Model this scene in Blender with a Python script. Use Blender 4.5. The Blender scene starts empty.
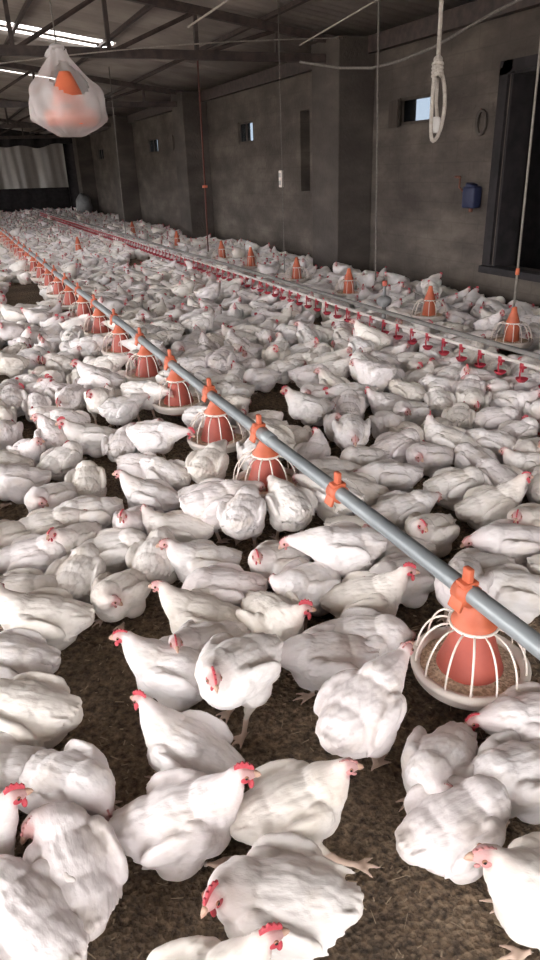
import bpy, bmesh, math, random
import numpy as np
from mathutils import Vector, Matrix, Euler, noise
SC = bpy.context.scene
COL = SC.collection
R = math.radians
rng = random.Random(7)

# ---------------------------------------------------------------- camera
CAM_H = 1.5
FPX = 675.8
# rows: world X, Y, Z axes written in camera coordinates (x right, y down, z forward)
CM = np.array([[0.91030894, -0.20206061, 0.36126049],
               [-0.41251059, -0.37064384, 0.83214071],
               [-0.03424388, -0.9065289, -0.42075255]])
cam_data = bpy.data.cameras.new('camera')
cam = bpy.data.objects.new('camera', cam_data)
COL.objects.link(cam)
cx_, cy_, cz_ = Vector(CM[:, 0]), Vector(-CM[:, 1]), Vector(-CM[:, 2])
mw = Matrix((cx_, cy_, cz_)).transposed().to_4x4()
mw.translation = Vector((0, 0, CAM_H))
cam.matrix_world = mw
cam_data.sensor_fit = 'VERTICAL'
cam_data.sensor_height = 24.0
cam_data.lens = FPX / 960 * 24.0
cam_data.clip_start = 0.05
cam_data.clip_end = 300
SC.camera = cam

def unproj(px, py, z=None, x=None, y=None):
    d = CM @ np.array([px - 270.0, py - 480.0, FPX])
    t = (z - CAM_H) / d[2] if z is not None else (x / d[0] if x is not None else y / d[1])
    p = d * t
    return Vector((p[0], p[1], p[2] + CAM_H))

def proj(X, Y, Z):
    c = CM.T @ np.array([X, Y, Z - CAM_H])
    if c[2] < 0.05:
        return None
    return c[0] / c[2] * FPX + 270, c[1] / c[2] * FPX + 480, c[2]

# ---------------------------------------------------------------- daylight
world = bpy.data.worlds.new('overcast_sky')
SC.world = world
world.use_nodes = True
wn = world.node_tree
bgn = wn.nodes['Background']
bgn.inputs[0].default_value = (1.0, 0.97, 0.965, 1)
bgn.inputs[1].default_value = 3.2
vs = SC.view_settings
vs.view_transform = 'Standard'
vs.look = 'None'
vs.gamma = 1
vs.use_curve_mapping = False
vs.exposure = 1.6
SC.cycles.max_bounces = 7
SC.cycles.diffuse_bounces = 4
SC.cycles.transmission_bounces = 4
SC.cycles.transparent_max_bounces = 8
SC.cycles.use_denoising = True
SC.cycles.sample_clamp_indirect = 6

# ---------------------------------------------------------------- materials
def mat(name, base, rough=0.8, col2=None, scale=8.0, stretch=(1, 1, 1), bump=0.0, bscale=60.0, detail=6.0,
        lo=0.35, hi=0.65, metal=0.0, coords='Object', bstretch=None):
    m = bpy.data.materials.new(name)
    m.use_nodes = True
    nt = m.node_tree
    bs = nt.nodes['Principled BSDF']
    bs.inputs['Roughness'].default_value = rough
    bs.inputs['Metallic'].default_value = metal
    bs.inputs['Base Color'].default_value = (*base, 1)
    tc = nt.nodes.new('ShaderNodeTexCoord')
    if col2 is not None:
        mp = nt.nodes.new('ShaderNodeMapping'); mp.inputs['Scale'].default_value = stretch
        nz = nt.nodes.new('ShaderNodeTexNoise'); nz.inputs['Scale'].default_value = scale; nz.inputs['Detail'].default_value = detail
        rp = nt.nodes.new('ShaderNodeValToRGB')
        rp.color_ramp.elements[0].position = lo; rp.color_ramp.elements[1].position = hi
        rp.color_ramp.elements[0].color = (*base, 1); rp.color_ramp.elements[1].color = (*col2, 1)
        nt.links.new(tc.outputs[coords], mp.inputs[0]); nt.links.new(mp.outputs[0], nz.inputs['Vector'])
        nt.links.new(nz.outputs[0], rp.inputs[0]); nt.links.new(rp.outputs[0], bs.inputs['Base Color'])
    if bump:
        mp2 = nt.nodes.new('ShaderNodeMapping'); mp2.inputs['Scale'].default_value = bstretch or stretch
        nb = nt.nodes.new('ShaderNodeTexNoise'); nb.inputs['Scale'].default_value = bscale; nb.inputs['Detail'].default_value = 5
        bp = nt.nodes.new('ShaderNodeBump'); bp.inputs['Strength'].default_value = bump; bp.inputs['Distance'].default_value = 0.02
        nt.links.new(tc.outputs[coords], mp2.inputs[0]); nt.links.new(mp2.outputs[0], nb.inputs['Vector'])
        nt.links.new(nb.outputs[0], bp.inputs['Height']); nt.links.new(bp.outputs[0], bs.inputs['Normal'])
    return m

def N(nt, kind, **kw):
    n = nt.nodes.new(kind)
    for k, v in kw.items():
        if k.startswith('_'):
            setattr(n, k[1:], v)
        else:
            n.inputs[k].default_value = v
    return n

def feather_material():
    m = bpy.data.materials.new('white_feathers')
    m.use_nodes = True
    nt = m.node_tree
    L = nt.links.new
    bs = nt.nodes['Principled BSDF']
    bs.inputs['Roughness'].default_value = 0.85
    bs.inputs['Sheen Weight'].default_value = 0.15
    tc = N(nt, 'ShaderNodeTexCoord')
    oi = N(nt, 'ShaderNodeObjectInfo')
    at = N(nt, 'ShaderNodeAttribute', _attribute_name='zone')
    sep = N(nt, 'ShaderNodeSeparateColor')
    L(at.outputs['Color'], sep.inputs[0])
    add = N(nt, 'ShaderNodeVectorMath', _operation='ADD')
    L(tc.outputs['Object'], add.inputs[0]); L(oi.outputs['Random'], add.inputs[1])
    n1 = N(nt, 'ShaderNodeTexNoise', Scale=9.0, Detail=4.0)
    L(add.outputs[0], n1.inputs['Vector'])
    r1 = N(nt, 'ShaderNodeMapRange'); r1.inputs['From Min'].default_value = 0.5; r1.inputs['From Max'].default_value = 0.75
    L(n1.outputs[0], r1.inputs[0])
    # overall tint of each bird
    tint = N(nt, 'ShaderNodeValToRGB')
    e = tint.color_ramp.elements
    e[0].position = 0.0; e[0].color = (0.86, 0.80, 0.80, 1)
    e[1].position = 1.0; e[1].color = (0.90, 0.87, 0.86, 1)
    for p, c in ((0.45, (0.88, 0.85, 0.85, 1)), (0.8, (0.86, 0.81, 0.75, 1))):
        q = e.new(p); q.color = c
    L(oi.outputs['Random'], tint.inputs[0])
    # yellowish soiling in blotches and down the flanks
    mx = N(nt, 'ShaderNodeMix', _data_type='RGBA')
    L(r1.outputs[0], mx.inputs[0])
    sc1 = N(nt, 'ShaderNodeMath', _operation='MULTIPLY'); sc1.inputs[1].default_value = 0.45
    L(r1.outputs[0], sc1.inputs[0]); L(sc1.outputs[0], mx.inputs[0])
    L(tint.outputs[0], mx.inputs[6]); mx.inputs[7].default_value = (0.66, 0.56, 0.44, 1)
    # soiled underside (green channel)
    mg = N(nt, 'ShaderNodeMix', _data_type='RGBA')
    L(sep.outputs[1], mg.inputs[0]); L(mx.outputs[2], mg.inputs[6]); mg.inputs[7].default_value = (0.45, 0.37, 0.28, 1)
    # bare pink face skin (red channel)
    mr = N(nt, 'ShaderNodeMix', _data_type='RGBA')
    L(sep.outputs[0], mr.inputs[0]); L(mg.outputs[2], mr.inputs[6]); mr.inputs[7].default_value = (0.55, 0.33, 0.32, 1)
    # scaly legs (blue channel)
    mb = N(nt, 'ShaderNodeMix', _data_type='RGBA')
    L(sep.outputs[2], mb.inputs[0]); L(mr.outputs[2], mb.inputs[6]); mb.inputs[7].default_value = (0.60, 0.45, 0.36, 1)
    L(mb.outputs[2], bs.inputs['Base Color'])
    # feather relief
    mp = N(nt, 'ShaderNodeMapping'); mp.inputs['Scale'].default_value = (0.45, 1, 1)
    L(tc.outputs['Object'], mp.inputs[0])
    n2 = N(nt, 'ShaderNodeTexNoise', Scale=75.0, Detail=3.0)
    v = N(nt, 'ShaderNodeTexVoronoi', Scale=48.0)
    L(mp.outputs[0], n2.inputs['Vector']); L(mp.outputs[0], v.inputs['Vector'])
    ad = N(nt, 'ShaderNodeMath', _operation='ADD')
    L(n2.outputs[0], ad.inputs[0]); L(v.outputs['Distance'], ad.inputs[1])
    bp = N(nt, 'ShaderNodeBump', Strength=0.22, Distance=0.008)
    L(ad.outputs[0], bp.inputs['Height']); L(bp.outputs[0], bs.inputs['Normal'])
    return m

M = {}
M['feather'] = feather_material()
M['comb'] = mat('red_comb_skin', (0.46, 0.035, 0.055), 0.6, (0.52, 0.09, 0.11), 60)
M['pale_comb'] = mat('pale_comb_skin', (0.50, 0.19, 0.19), 0.65, (0.55, 0.29, 0.28), 60)
M['beak'] = mat('beak_horn', (0.62, 0.42, 0.32), 0.5, (0.50, 0.30, 0.22), 40)
M['eye'] = mat('dark_eye', (0.02, 0.012, 0.01), 0.15)
M['eye_ring'] = mat('eye_ring', (0.33, 0.14, 0.08), 0.5)

# ---------------------------------------------------------------- mesh helpers
def tag(o, label=None, cat=None, group=None, kind=None):
    if label: o['label'] = label
    if cat: o['category'] = cat
    if group: o['group'] = group
    if kind: o['kind'] = kind
    return o

def link_mesh(name, me, parent=None, loc=None):
    o = bpy.data.objects.new(name, me)
    COL.objects.link(o)
    if parent is not None: o.parent = parent
    if loc is not None: o.location = loc
    return o

def empty(name, loc=(0, 0, 0), rz=0.0):
    o = bpy.data.objects.new(name, None)
    o.empty_display_size = 0.1
    COL.objects.link(o)
    o.location = loc; o.rotation_euler = (0, 0, rz)
    return o

class MB:
    """collects shapes of one part and links them as one mesh"""
    def __init__(s): s.bm = bmesh.new()
    def ell(s, c, r, rot=(0, 0, 0), seg=20, rings=12, mtx=None):
        g = bmesh.ops.create_uvsphere(s.bm, u_segments=seg, v_segments=rings, radius=1)
        m = Matrix.Translation(c) @ Euler(rot, 'XYZ').to_matrix().to_4x4() @ Matrix.Diagonal((*r, 1))
        if mtx is not None: m = mtx @ m
        bmesh.ops.transform(s.bm, matrix=m, verts=g['verts'])
        return s
    def box(s, c, size, rot=(0, 0, 0), bev=0.0):
        g = bmesh.ops.create_cube(s.bm, size=1)
        m = Matrix.Translation(c) @ Euler(rot, 'XYZ').to_matrix().to_4x4() @ Matrix.Diagonal((*size, 1))
        bmesh.ops.transform(s.bm, matrix=m, verts=g['verts'])
        if bev:
            ed = list({e for v in g['verts'] for e in v.link_edges})
            bmesh.ops.bevel(s.bm, geom=ed, offset=bev, segments=2, affect='EDGES', profile=0.5)
        return s
    def tube(s, pts, radii, seg=10, caps=True, closed=False):
        pts = [Vector(p) for p in pts]
        n = len(pts)
        if not hasattr(radii, '__len__'): radii = [radii] * n
        rings = []
        up = None
        for i, p in enumerate(pts):
            if closed: t = pts[(i + 1) % n] - pts[i - 1]
            else: t = (pts[min(i + 1, n - 1)] - pts[max(i - 1, 0)])
            t = t.normalized() if t.length > 1e-9 else Vector((0, 0, 1))
            if up is None:
                up = Vector((0, 0, 1)) if abs(t.z) < 0.9 else Vector((1, 0, 0))
            a = t.cross(up)
            if a.length < 1e-6: a = t.cross(Vector((0.3, 1, 0.1)))
            a.normalize(); b = a.cross(t).normalized(); up = b
            rings.append([s.bm.verts.new(p + (a * math.cos(k * 2 * math.pi / seg) + b * math.sin(k * 2 * math.pi / seg)) * radii[i]) for k in range(seg)])
        m = n if closed else n - 1
        for i in range(m):
            A, B = rings[i], rings[(i + 1) % n]
            for k in range(seg):
                s.bm.faces.new((A[k], A[(k + 1) % seg], B[(k + 1) % seg], B[k]))
        if caps and not closed:
            s.bm.faces.new(rings[0][::-1]); s.bm.faces.new(rings[-1])
        return s
    def lathe(s, prof, seg=32, c=(0, 0, 0)):
        """profile of (radius, z) turned about the z axis"""
        c = Vector(c)
        rings = []
        for r, z in prof:
            if r < 1e-6: rings.append([s.bm.verts.new(c + Vector((0, 0, z)))])
            else: rings.append([s.bm.verts.new(c + Vector((r * math.cos(k * 2 * math.pi / seg), r * math.sin(k * 2 * math.pi / seg), z))) for k in range(seg)])
        for A, B in zip(rings, rings[1:]):
            for k in range(seg):
                a0, a1 = A[k % len(A)], A[(k + 1) % len(A)]
                b0, b1 = B[k % len(B)], B[(k + 1) % len(B)]
                f = [a0]
                for v in (a1, b1, b0):
                    if v not in f: f.append(v)
                if len(f) > 2: s.bm.faces.new(f)
        return s
    def mesh(s, name, material, smooth=True):
        me = bpy.data.meshes.new(name)
        bmesh.ops.recalc_face_normals(s.bm, faces=s.bm.faces[:])
        s.bm.to_mesh(me); s.bm.free()
        if material: me.materials.append(material)
        if smooth:
            me.polygons.foreach_set('use_smooth', [True] * len(me.polygons))
        return me
    def build(s, name, material, parent=None, smooth=True, loc=None):
        return link_mesh(name, s.mesh(name, material, smooth), parent, loc)

def remeshed(mb, voxel, smooth_it, name):
    """fuse the collected shapes into one continuous smooth surface"""
    me = bpy.data.meshes.new('tmp'); mb.bm.to_mesh(me); mb.bm.free()
    o = bpy.data.objects.new('tmp', me); COL.objects.link(o)
    m1 = o.modifiers.new('r', 'REMESH'); m1.mode = 'VOXEL'; m1.voxel_size = voxel; m1.adaptivity = 0
    m2 = o.modifiers.new('s', 'SMOOTH'); m2.factor = 0.5; m2.iterations = smooth_it
    dg = bpy.context.evaluated_depsgraph_get()
    dg.update()
    out = bpy.data.meshes.new_from_object(o.evaluated_get(dg))
    out.name = name
    bpy.data.objects.remove(o); bpy.data.meshes.remove(me)
    return out

# ---------------------------------------------------------------- broiler chickens (facing +X)
def smoothstep(a, b, x):
    t = np.clip((x - a) / (b - a), 0, 1)
    return t * t * (3 - 2 * t)

POSES = {
    # name: body lift, body pitch, head position, head yaw, head pitch, legs, extra
    'sit_up':     dict(lift=0.0, pitch=8, head=(0.160, 0.0, 0.245), yaw=0, hp=0),
    'sit_turn':   dict(lift=0.0, pitch=6, head=(0.145, 0.045, 0.225), yaw=70, hp=-5),
    'sit_low':    dict(lift=0.0, pitch=-2, head=(0.195, 0.01, 0.150), yaw=8, hp=-25),
    'tuck':       dict(lift=0.0, pitch=4, head=(0.120, 0.065, 0.170), yaw=120, hp=-30),
    'droop':      dict(lift=0.0, pitch=2, head=(0.165, 0.03, 0.115), yaw=30, hp=-50),
    'stretch':    dict(lift=0.0, pitch=3, head=(0.150, -0.01, 0.215), yaw=-15, hp=0, leg_out=True),
    'stand_up':   dict(lift=0.105, pitch=14, head=(0.155, 0.01, 0.255), yaw=15, hp=0, stand=True),
    'stand_turn': dict(lift=0.105, pitch=6, head=(0.145, 0.055, 0.205), yaw=60, hp=-25, stand=True),
    'peck':       dict(lift=0.085, pitch=-4, head=(0.235, 0.0, 0.150), yaw=0, hp=-35, stand=True),
    'reach':      dict(lift=0.070, pitch=4, head=(0.215, 0.0, 0.185), yaw=0, hp=10, stand=True),
    'ruffled':    dict(lift=0.0, pitch=0, head=(0.135, -0.05, 0.200), yaw=-60, hp=-10, wing_out=True),
}

def head_matrix(p):
    hx, hy, hz = p['head']
    return (Matrix.Translation((hx, hy, hz + p['lift'])) @ Matrix.Rotation(R(p['yaw']), 4, 'Z')
            @ Matrix.Rotation(-R(p['hp']), 4, 'Y') @ Matrix.Scale(1.1, 4))

def body_shapes(p, seg=20, rings=12, feathers=True):
    mb = MB()
    lift = p['lift']
    piv = Matrix.Translation((0, 0, 0.095 + lift)) @ Matrix.Rotation(-R(p['pitch']), 4, 'Y') @ Matrix.Translation((0, 0, -0.095)) @ Matrix.Diagonal((.90, 1.05, 1.03, 1))
    E_ = lambda c, r, rot=(0, 0, 0): mb.ell(c, r, rot, seg, rings, piv)
    E_((0, 0, .098), (.135, .098, .088))
    E_((.07, 0, .092), (.078, .083, .080))
    E_((.100, 0, .120), (.060, .062, .068))
    E_((.03, 0, .135), (.085, .070, .055))
    E_((-.085, 0, .112), (.080, .072, .062))
    E_((-.135, 0, .115), (.050, .046, .042))
    E_((-.02, 0, .058), (.11, .080, .056))
    # short tail of blunt feathers
    if feathers:
        for k in range(-2, 3):
            E_((-.160 + abs(k) * .006, k * .012, .132 - abs(k) * .005), (.034, .010, .015), (0, R(24), R(-k * 9)))
    else:
        E_((-.17, 0, .14), (.042, .026, .016), (0, R(24), 0))
    for s in (-1, 1):
        out = .03 if p.get('wing_out') and s > 0 else 0.0
        E_((-.004, s * (.083 + out * .6), .122 - out * .3), (.092, .021, .052), (R(s * -14), R(-6), R(s * (-6 + out * 200))))
        E_((.050, s * .068, .122), (.052, .030, .050))
        if feathers:
            for k in range(5):
                E_((-.050 - k * .018, s * (.086 - k * .0105 + out * (1.0 - k * .1)), .088 + k * .013), (.062, .0075, .0125), (R(s * -20), R(-13 + k * 2.0), R(s * (10 + out * 120))))
        else:
            E_((-.085, s * .075, .112), (.07, .014, .032), (R(s * -20), R(-10), R(s * 10)))
        # thigh fluff
        E_((-.010, s * .056, .055), (.070, .042, .050))
    # neck
    hm = head_matrix(p)
    h = hm.translation
    base = piv @ Vector((.095, 0, .135))
    b0 = piv @ Vector((.07, 0, .115))
    back = hm @ Vector((-.016, 0, -.006))
    n = 9
    mid = (base + back) / 2 + Vector((.018, 0, .004))
    for i in range(n):
        t = i / (n - 1)
        q = base.lerp(mid, t).lerp(mid.lerp(back, t), t)
        rr = .046 * (1 - t) ** 1.25 + .0235
        mb.ell(q, (rr, rr, rr), (0, 0, 0), max(10, seg - 6), max(7, rings - 4))
    # head
    HE = lambda c, r: mb.ell(c, r, (0, 0, 0), seg, rings, hm)
    HE((0, 0, 0), (.0255, .0185, .0195))
    HE((.014, 0, -.003), (.0165, .0125, .0130))
    # legs
    if p.get('stand'):
        for s in (-1, 1):
            fx = .035 + s * .022
            top = (piv @ Vector((-.005, s * .055, .045)))
            mb.tube([top, Vector((fx - .035, s * .052, .085))], [.034, .012], 10)
            mb.tube([Vector((fx - .035, s * .052, .090)), Vector((fx - .012, s * .052, .012))], [.0105, .0085], 8)
            foot(mb, Vector((fx - .012, s * .052, .009)), 0.0)
    else:
        for s in (-1, 1):
            if p.get('leg_out') and s < 0:
                mb.tube([(.03, s * .06, .035), (.085, s * .115, .018)], [.022, .0095], 8)
                mb.tube([(.085, s * .115, .018), (.125, s * .135, .012)], [.0095, .008], 8)
                foot(mb, Vector((.125, s * .135, .010)), R(-25))
            else:
                foot(mb, Vector((.075, s * .052, .009)), R(s * 10))
    return mb

def foot(mb, c, rz):
    for a, l in ((0, .062), (32, .050), (-34, .050), (180, .026)):
        a = R(a) + rz
        d = Vector((math.cos(a), math.sin(a), 0))
        mb.tube([c, c + d * l * .5 + Vector((0, 0, .004)), c + d * l + Vector((0, 0, -.002))], [.0078, .0068, .0035], 7)

def paint_zones(me, p):
    n = len(me.vertices)
    co = np.empty(n * 3); me.vertices.foreach_get('co', co); co = co.reshape(-1, 3)
    hm = head_matrix(p).inverted()
    A = np.array(hm)
    hc = co @ A[:3, :3].T + A[:3, 3]
    dist = np.sqrt(((hc - [0.006, 0, -.002]) ** 2).sum(1))
    face = smoothstep(.036, .022, dist) * (0.35 + 0.65 * smoothstep(-.012, .004, hc[:, 0]))
    neck = smoothstep(.095, .03, dist) * 0.22
    face = np.maximum(face, neck)
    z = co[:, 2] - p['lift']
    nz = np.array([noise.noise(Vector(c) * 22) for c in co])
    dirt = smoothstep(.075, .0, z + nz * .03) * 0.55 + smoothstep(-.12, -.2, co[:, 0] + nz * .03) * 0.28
    if p.get('stand'):
        leg = smoothstep(.078, .066, co[:, 2]) * (np.abs(co[:, 1]) > .01)
        leg = leg * smoothstep(.10, .085, co[:, 2])
    else:
        leg = np.zeros(n)
        leg = np.where((co[:, 2] < .021) & (co[:, 0] > .058) & (np.abs(co[:, 1]) > .015), 1.0, 0.0)
        if p.get('leg_out'):
            leg = np.where((co[:, 1] < -.098) & (co[:, 2] < .035), 1.0, leg)
    dirt *= (1 - leg)
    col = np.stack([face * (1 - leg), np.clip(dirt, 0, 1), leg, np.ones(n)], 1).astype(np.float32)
    at = me.attributes.new('zone', 'FLOAT_COLOR', 'POINT')
    at.data.foreach_set('color', col.ravel())
    return co, dist, leg

def bird_body(name, p):
    mb = body_shapes(p)
    me = remeshed(mb, 0.0048, 5, name)
    co, dist, leg = paint_zones(me, p)
    # ruffled plumage: clumps of feathers lying back along the body
    me.update()
    nr = np.empty(len(co) * 3); me.vertices.foreach_get('normal', nr) if hasattr(me.vertices, 'foreach_get') else None
    nr = nr.reshape(-1, 3)
    amp = smoothstep(.03, .09, dist) * (1 - leg)
    d = np.array([noise.noise(Vector((c[0] * 26, c[1] * 48, c[2] * 48))) * .0032
                  + noise.noise(Vector((c[0] * 60 + 5, c[1] * 120, c[2] * 120))) * .0016
                  + noise.noise(Vector((c[0] * 11 + 9, c[1] * 13, c[2] * 13))) * .0055 for c in co])
    co2 = co + nr * (d * amp)[:, None]
    me.vertices.foreach_set('co', co2.ravel().astype(np.float32))
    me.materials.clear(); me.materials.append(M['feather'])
    me.polygons.foreach_set('use_smooth', [True] * len(me.polygons))
    me.update()
    return me

def comb_mesh(p, red, big):
    hm = head_matrix(p)
    bm = bmesh.new()
    s = 1.15 if big else (.8 if red else .62)
    out = [(.026, .008), (.026, .016), (.021, .023), (.017, .021), (.012, .029), (.007, .026), (.001, .032), (-.004, .027), (-.010, .029), (-.013, .023), (-.018, .022), (-.017, .012), (-.006, .013), (.010, .013)]
    vs_ = []
    for sd in (-1, 1):
        vs_.append([bm.verts.new(hm @ Vector((x * 1.0, sd * .0028, .004 + (z - .004) * s))) for x, z in out])
    bm.faces.new(vs_[0]); bm.faces.new(vs_[1][::-1])
    for i in range(len(out)):
        j = (i + 1) % len(out)
        bm.faces.new((vs_[0][i], vs_[0][j], vs_[1][j], vs_[1][i]))
    bmesh.ops.recalc_face_normals(bm, faces=bm.faces[:])
    bmesh.ops.bevel(bm, geom=bm.edges[:], offset=.0011, segments=1, affect='EDGES')
    me = bpy.data.meshes.new('comb'); bm.to_mesh(me); bm.free()
    me.materials.append(M['comb'] if red else M['pale_comb'])
    return me

def wattle_mesh(p, red, big):
    hm = head_matrix(p); mb = MB()
    s = 1.15 if big else (.75 if red else .4)
    for sd in (-1, 1):
        mb.ell((.017, sd * .007, -.017 - .006 * s), (.0065, .0032, .0105 * s), (R(sd * 12), 0, 0), 12, 8, hm)
    for sd in (-1, 1):
        mb.ell((.004, sd * .0172, -.003), (.010, .0022, .008), (0, 0, 0), 12, 8, hm)
    return mb.mesh('wattles', M['comb'] if red else M['pale_comb'])

def beak_mesh(p):
    hm = head_matrix(p); mb = MB()
    pts = [(.022, 0, -.001), (.030, 0, -.002), (.036, 0, -.005), (.040, 0, -.010)]
    mb.tube([hm @ Vector(q) for q in pts], [.0085, .0066, .0040, .0012], 10)
    pts = [(.022, 0, -.008), (.031, 0, -.010), (.038, 0, -.0115)]
    mb.tube([hm @ Vector(q) for q in pts], [.0062, .0045, .0014], 8)
    return mb.mesh('beak', M['beak'])

def eye_mesh(p, sd):
    hm = head_matrix(p); mb = MB()
    mb.ell((.008, sd * .0165, .003), (.0052, .0030, .0052), (0, 0, 0), 12, 8, hm)
    me = mb.mesh('eye', M['eye_ring'])
    me.materials.append(M['eye'])
    mb2 = MB(); mb2.ell((.008, sd * .0182, .003), (.0034, .0026, .0034), (0, 0, 0), 12, 8, hm)
    # pupil joined to the ring as a second material
    bm = bmesh.new(); bm.from_mesh(me)
    n0 = len(bm.faces)
    tmp = mb2.mesh('t', None); bm.from_mesh(tmp); bm.faces.ensure_lookup_table()
    for f in bm.faces[n0:]: f.material_index = 1
    for f in bm.faces: f.smooth = True
    bm.to_mesh(me); bm.free(); bpy.data.meshes.remove(tmp)
    return me

BIRD = {}
for _n, _p in POSES.items():
    d = dict(body=bird_body('body', _p), beak=beak_mesh(_p), eyeL=eye_mesh(_p, 1), eyeR=eye_mesh(_p, -1))
    for red in (0, 1, 2):   # pale small, red small, red large
        d['comb%d' % red] = comb_mesh(_p, red > 0, red == 2)
        d['wattles%d' % red] = wattle_mesh(_p, red > 0, red == 2)
    BIRD[_n] = d

def make_bird(pose, comb=0, parts=True):
    """an Empty on the litter under the bird, with body, comb, wattles, beak and eyes"""
    d = BIRD[pose]
    if not parts:
        return link_mesh('broiler_chicken', d['body'])
    t = empty('broiler_chicken')
    link_mesh('body', d['body'], t)
    link_mesh('comb', d['comb%d' % comb], t)
    link_mesh('wattles', d['wattles%d' % comb], t)
    link_mesh('beak', d['beak'], t)
    link_mesh('eye', d['eyeL'], t); link_mesh('eye', d['eyeR'], t)
    return t

# ---------------------------------------------------------------- materials of the house
def concrete(name, c1, c2, c3, courses=True):
    m = bpy.data.materials.new(name); m.use_nodes = True
    nt = m.node_tree; L = nt.links.new; bs = nt.nodes['Principled BSDF']
    bs.inputs['Roughness'].default_value = 0.92
    tc = N(nt, 'ShaderNodeTexCoord')
    n1 = N(nt, 'ShaderNodeTexNoise', Scale=1.1, Detail=7.0, Roughness=0.62)
    mp = N(nt, 'ShaderNodeMapping'); mp.inputs['Scale'].default_value = (1, 1, 2.2)
    L(tc.outputs['Object'], mp.inputs[0]); L(mp.outputs[0], n1.inputs['Vector'])
    r = N(nt, 'ShaderNodeValToRGB')
    r.color_ramp.elements[0].position = .32; r.color_ramp.elements[0].color = (*c1, 1)
    r.color_ramp.elements[1].position = .70; r.color_ramp.elements[1].color = (*c3, 1)
    q = r.color_ramp.elements.new(.5); q.color = (*c2, 1)
    L(n1.outputs[0], r.inputs[0])
    out = r.outputs[0]
    if courses:
        # faint courses of big blocks under the render
        sx = N(nt, 'ShaderNodeSeparateXYZ'); L(tc.outputs['Object'], sx.inputs[0])
        cb = N(nt, 'ShaderNodeCombineXYZ'); L(sx.outputs[1], cb.inputs[0]); L(sx.outputs[2], cb.inputs[1])
        bk = N(nt, 'ShaderNodeTexBrick'); bk.inputs['Scale'].default_value = 1.0
        bk.inputs['Brick Width'].default_value = .45; bk.inputs['Row Height'].default_value = .21
        bk.inputs['Mortar Size'].default_value = .012; bk.inputs['Mortar Smooth'].default_value = 1.0
        L(cb.outputs[0], bk.inputs['Vector'])
        mx = N(nt, 'ShaderNodeMix', _data_type='RGBA')
        sm = N(nt, 'ShaderNodeMath', _operation='MULTIPLY'); sm.inputs[1].default_value = .2
        L(bk.outputs['Fac'], sm.inputs[0]); L(sm.outputs[0], mx.inputs[0])
        L(out, mx.inputs[6]); mx.inputs[7].default_value = (c1[0] * .5, c1[1] * .5, c1[2] * .5, 1)
        out = mx.outputs[2]
    L(out, bs.inputs['Base Color'])
    n2 = N(nt, 'ShaderNodeTexNoise', Scale=22.0, Detail=6.0)
    L(tc.outputs['Object'], n2.inputs['Vector'])
    bp = N(nt, 'ShaderNodeBump', Strength=.5, Distance=.02)
    L(n2.outputs[0], bp.inputs['Height']); L(bp.outputs[0], bs.inputs['Normal'])
    return m

M['wall'] = concrete('stained_grey_render', (0.046, 0.036, 0.031), (0.076, 0.062, 0.053), (0.135, 0.114, 0.093))
M['pillar'] = concrete('pillar_render', (0.044, 0.035, 0.031), (0.062, 0.051, 0.045), (0.095, 0.080, 0.068), False)
M['roof'] = mat('fibre_cement_sheet', (0.27, 0.24, 0.22), 0.9, (0.40, 0.36, 0.33), 1.6, bump=.2, bscale=14)
M['steel'] = mat('dark_painted_steel', (0.035, 0.026, 0.026), 0.6, (0.07, 0.05, 0.045), 14)
M['pipe'] = mat('grey_galvanised_tube', (0.21, 0.235, 0.25), 0.42, (0.30, 0.33, 0.345), 7, stretch=(1, .25, 1), bump=.05, bscale=40, metal=.25)
M['white_pipe'] = mat('white_pvc', (0.62, 0.58, 0.55), 0.5, (0.5, 0.45, 0.42), 12)
M['rail'] = mat('dusty_grey_rail', (0.13, 0.125, 0.12), 0.6, (0.20, 0.185, 0.17), 9)
M['orange'] = mat('orange_plastic', (0.60, 0.145, 0.065), 0.5, (0.50, 0.115, 0.055), 18)
M['red'] = mat('red_plastic', (0.47, 0.098, 0.065), 0.55, (0.40, 0.085, 0.062), 16)
M['cup'] = mat('crimson_plastic', (0.46, 0.025, 0.05), 0.5, (0.38, 0.035, 0.05), 20)
M['grill'] = mat('off_white_plastic', (0.86, 0.78, 0.72), 0.5, (0.78, 0.70, 0.63), 14)
M['feed'] = mat('crumb_feed', (0.60, 0.45, 0.31), 0.95, (0.90, 0.74, 0.57), 95, bump=.7, bscale=120, lo=.4, hi=.6)
M['rope'] = mat('grey_rope', (0.30, 0.27, 0.24), 0.9, (0.42, 0.38, 0.34), 70, bump=.6, bscale=200)
M['dark_rope'] = mat('dull_cord', (0.095, 0.085, 0.078), 0.9, (0.14, 0.125, 0.112), 60)
M['dull'] = mat('dusty_cord', (0.20, 0.18, 0.16), 0.9, (0.26, 0.235, 0.21), 60)
M['red_cord'] = mat('red_cord', (0.085, 0.028, 0.022), 0.9, (0.11, 0.035, 0.028), 60)
M['blue'] = mat('navy_plastic', (0.008, 0.012, 0.045), 0.6, (0.012, 0.018, 0.055), 20)
M['rust'] = mat('rusty_iron', (0.10, 0.035, 0.025), 0.8, (0.17, 0.07, 0.045), 40)
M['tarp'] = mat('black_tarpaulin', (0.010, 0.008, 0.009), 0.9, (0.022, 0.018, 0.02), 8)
M['wood'] = mat('dark_timber', (0.035, 0.026, 0.022), 0.8, (0.065, 0.05, 0.04), 9, stretch=(1, 1, .1))
M['regulator'] = mat('grey_moulded_plastic', (0.16, 0.16, 0.165), 0.5, (0.22, 0.22, 0.22), 20)
M['white'] = mat('dull_white_plastic', (0.55, 0.53, 0.52), 0.55, (0.45, 0.43, 0.42), 12)
M['leafy'] = mat('rough_yard', (0.09, 0.12, 0.06), 0.95, (0.20, 0.19, 0.13), .8)
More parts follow.
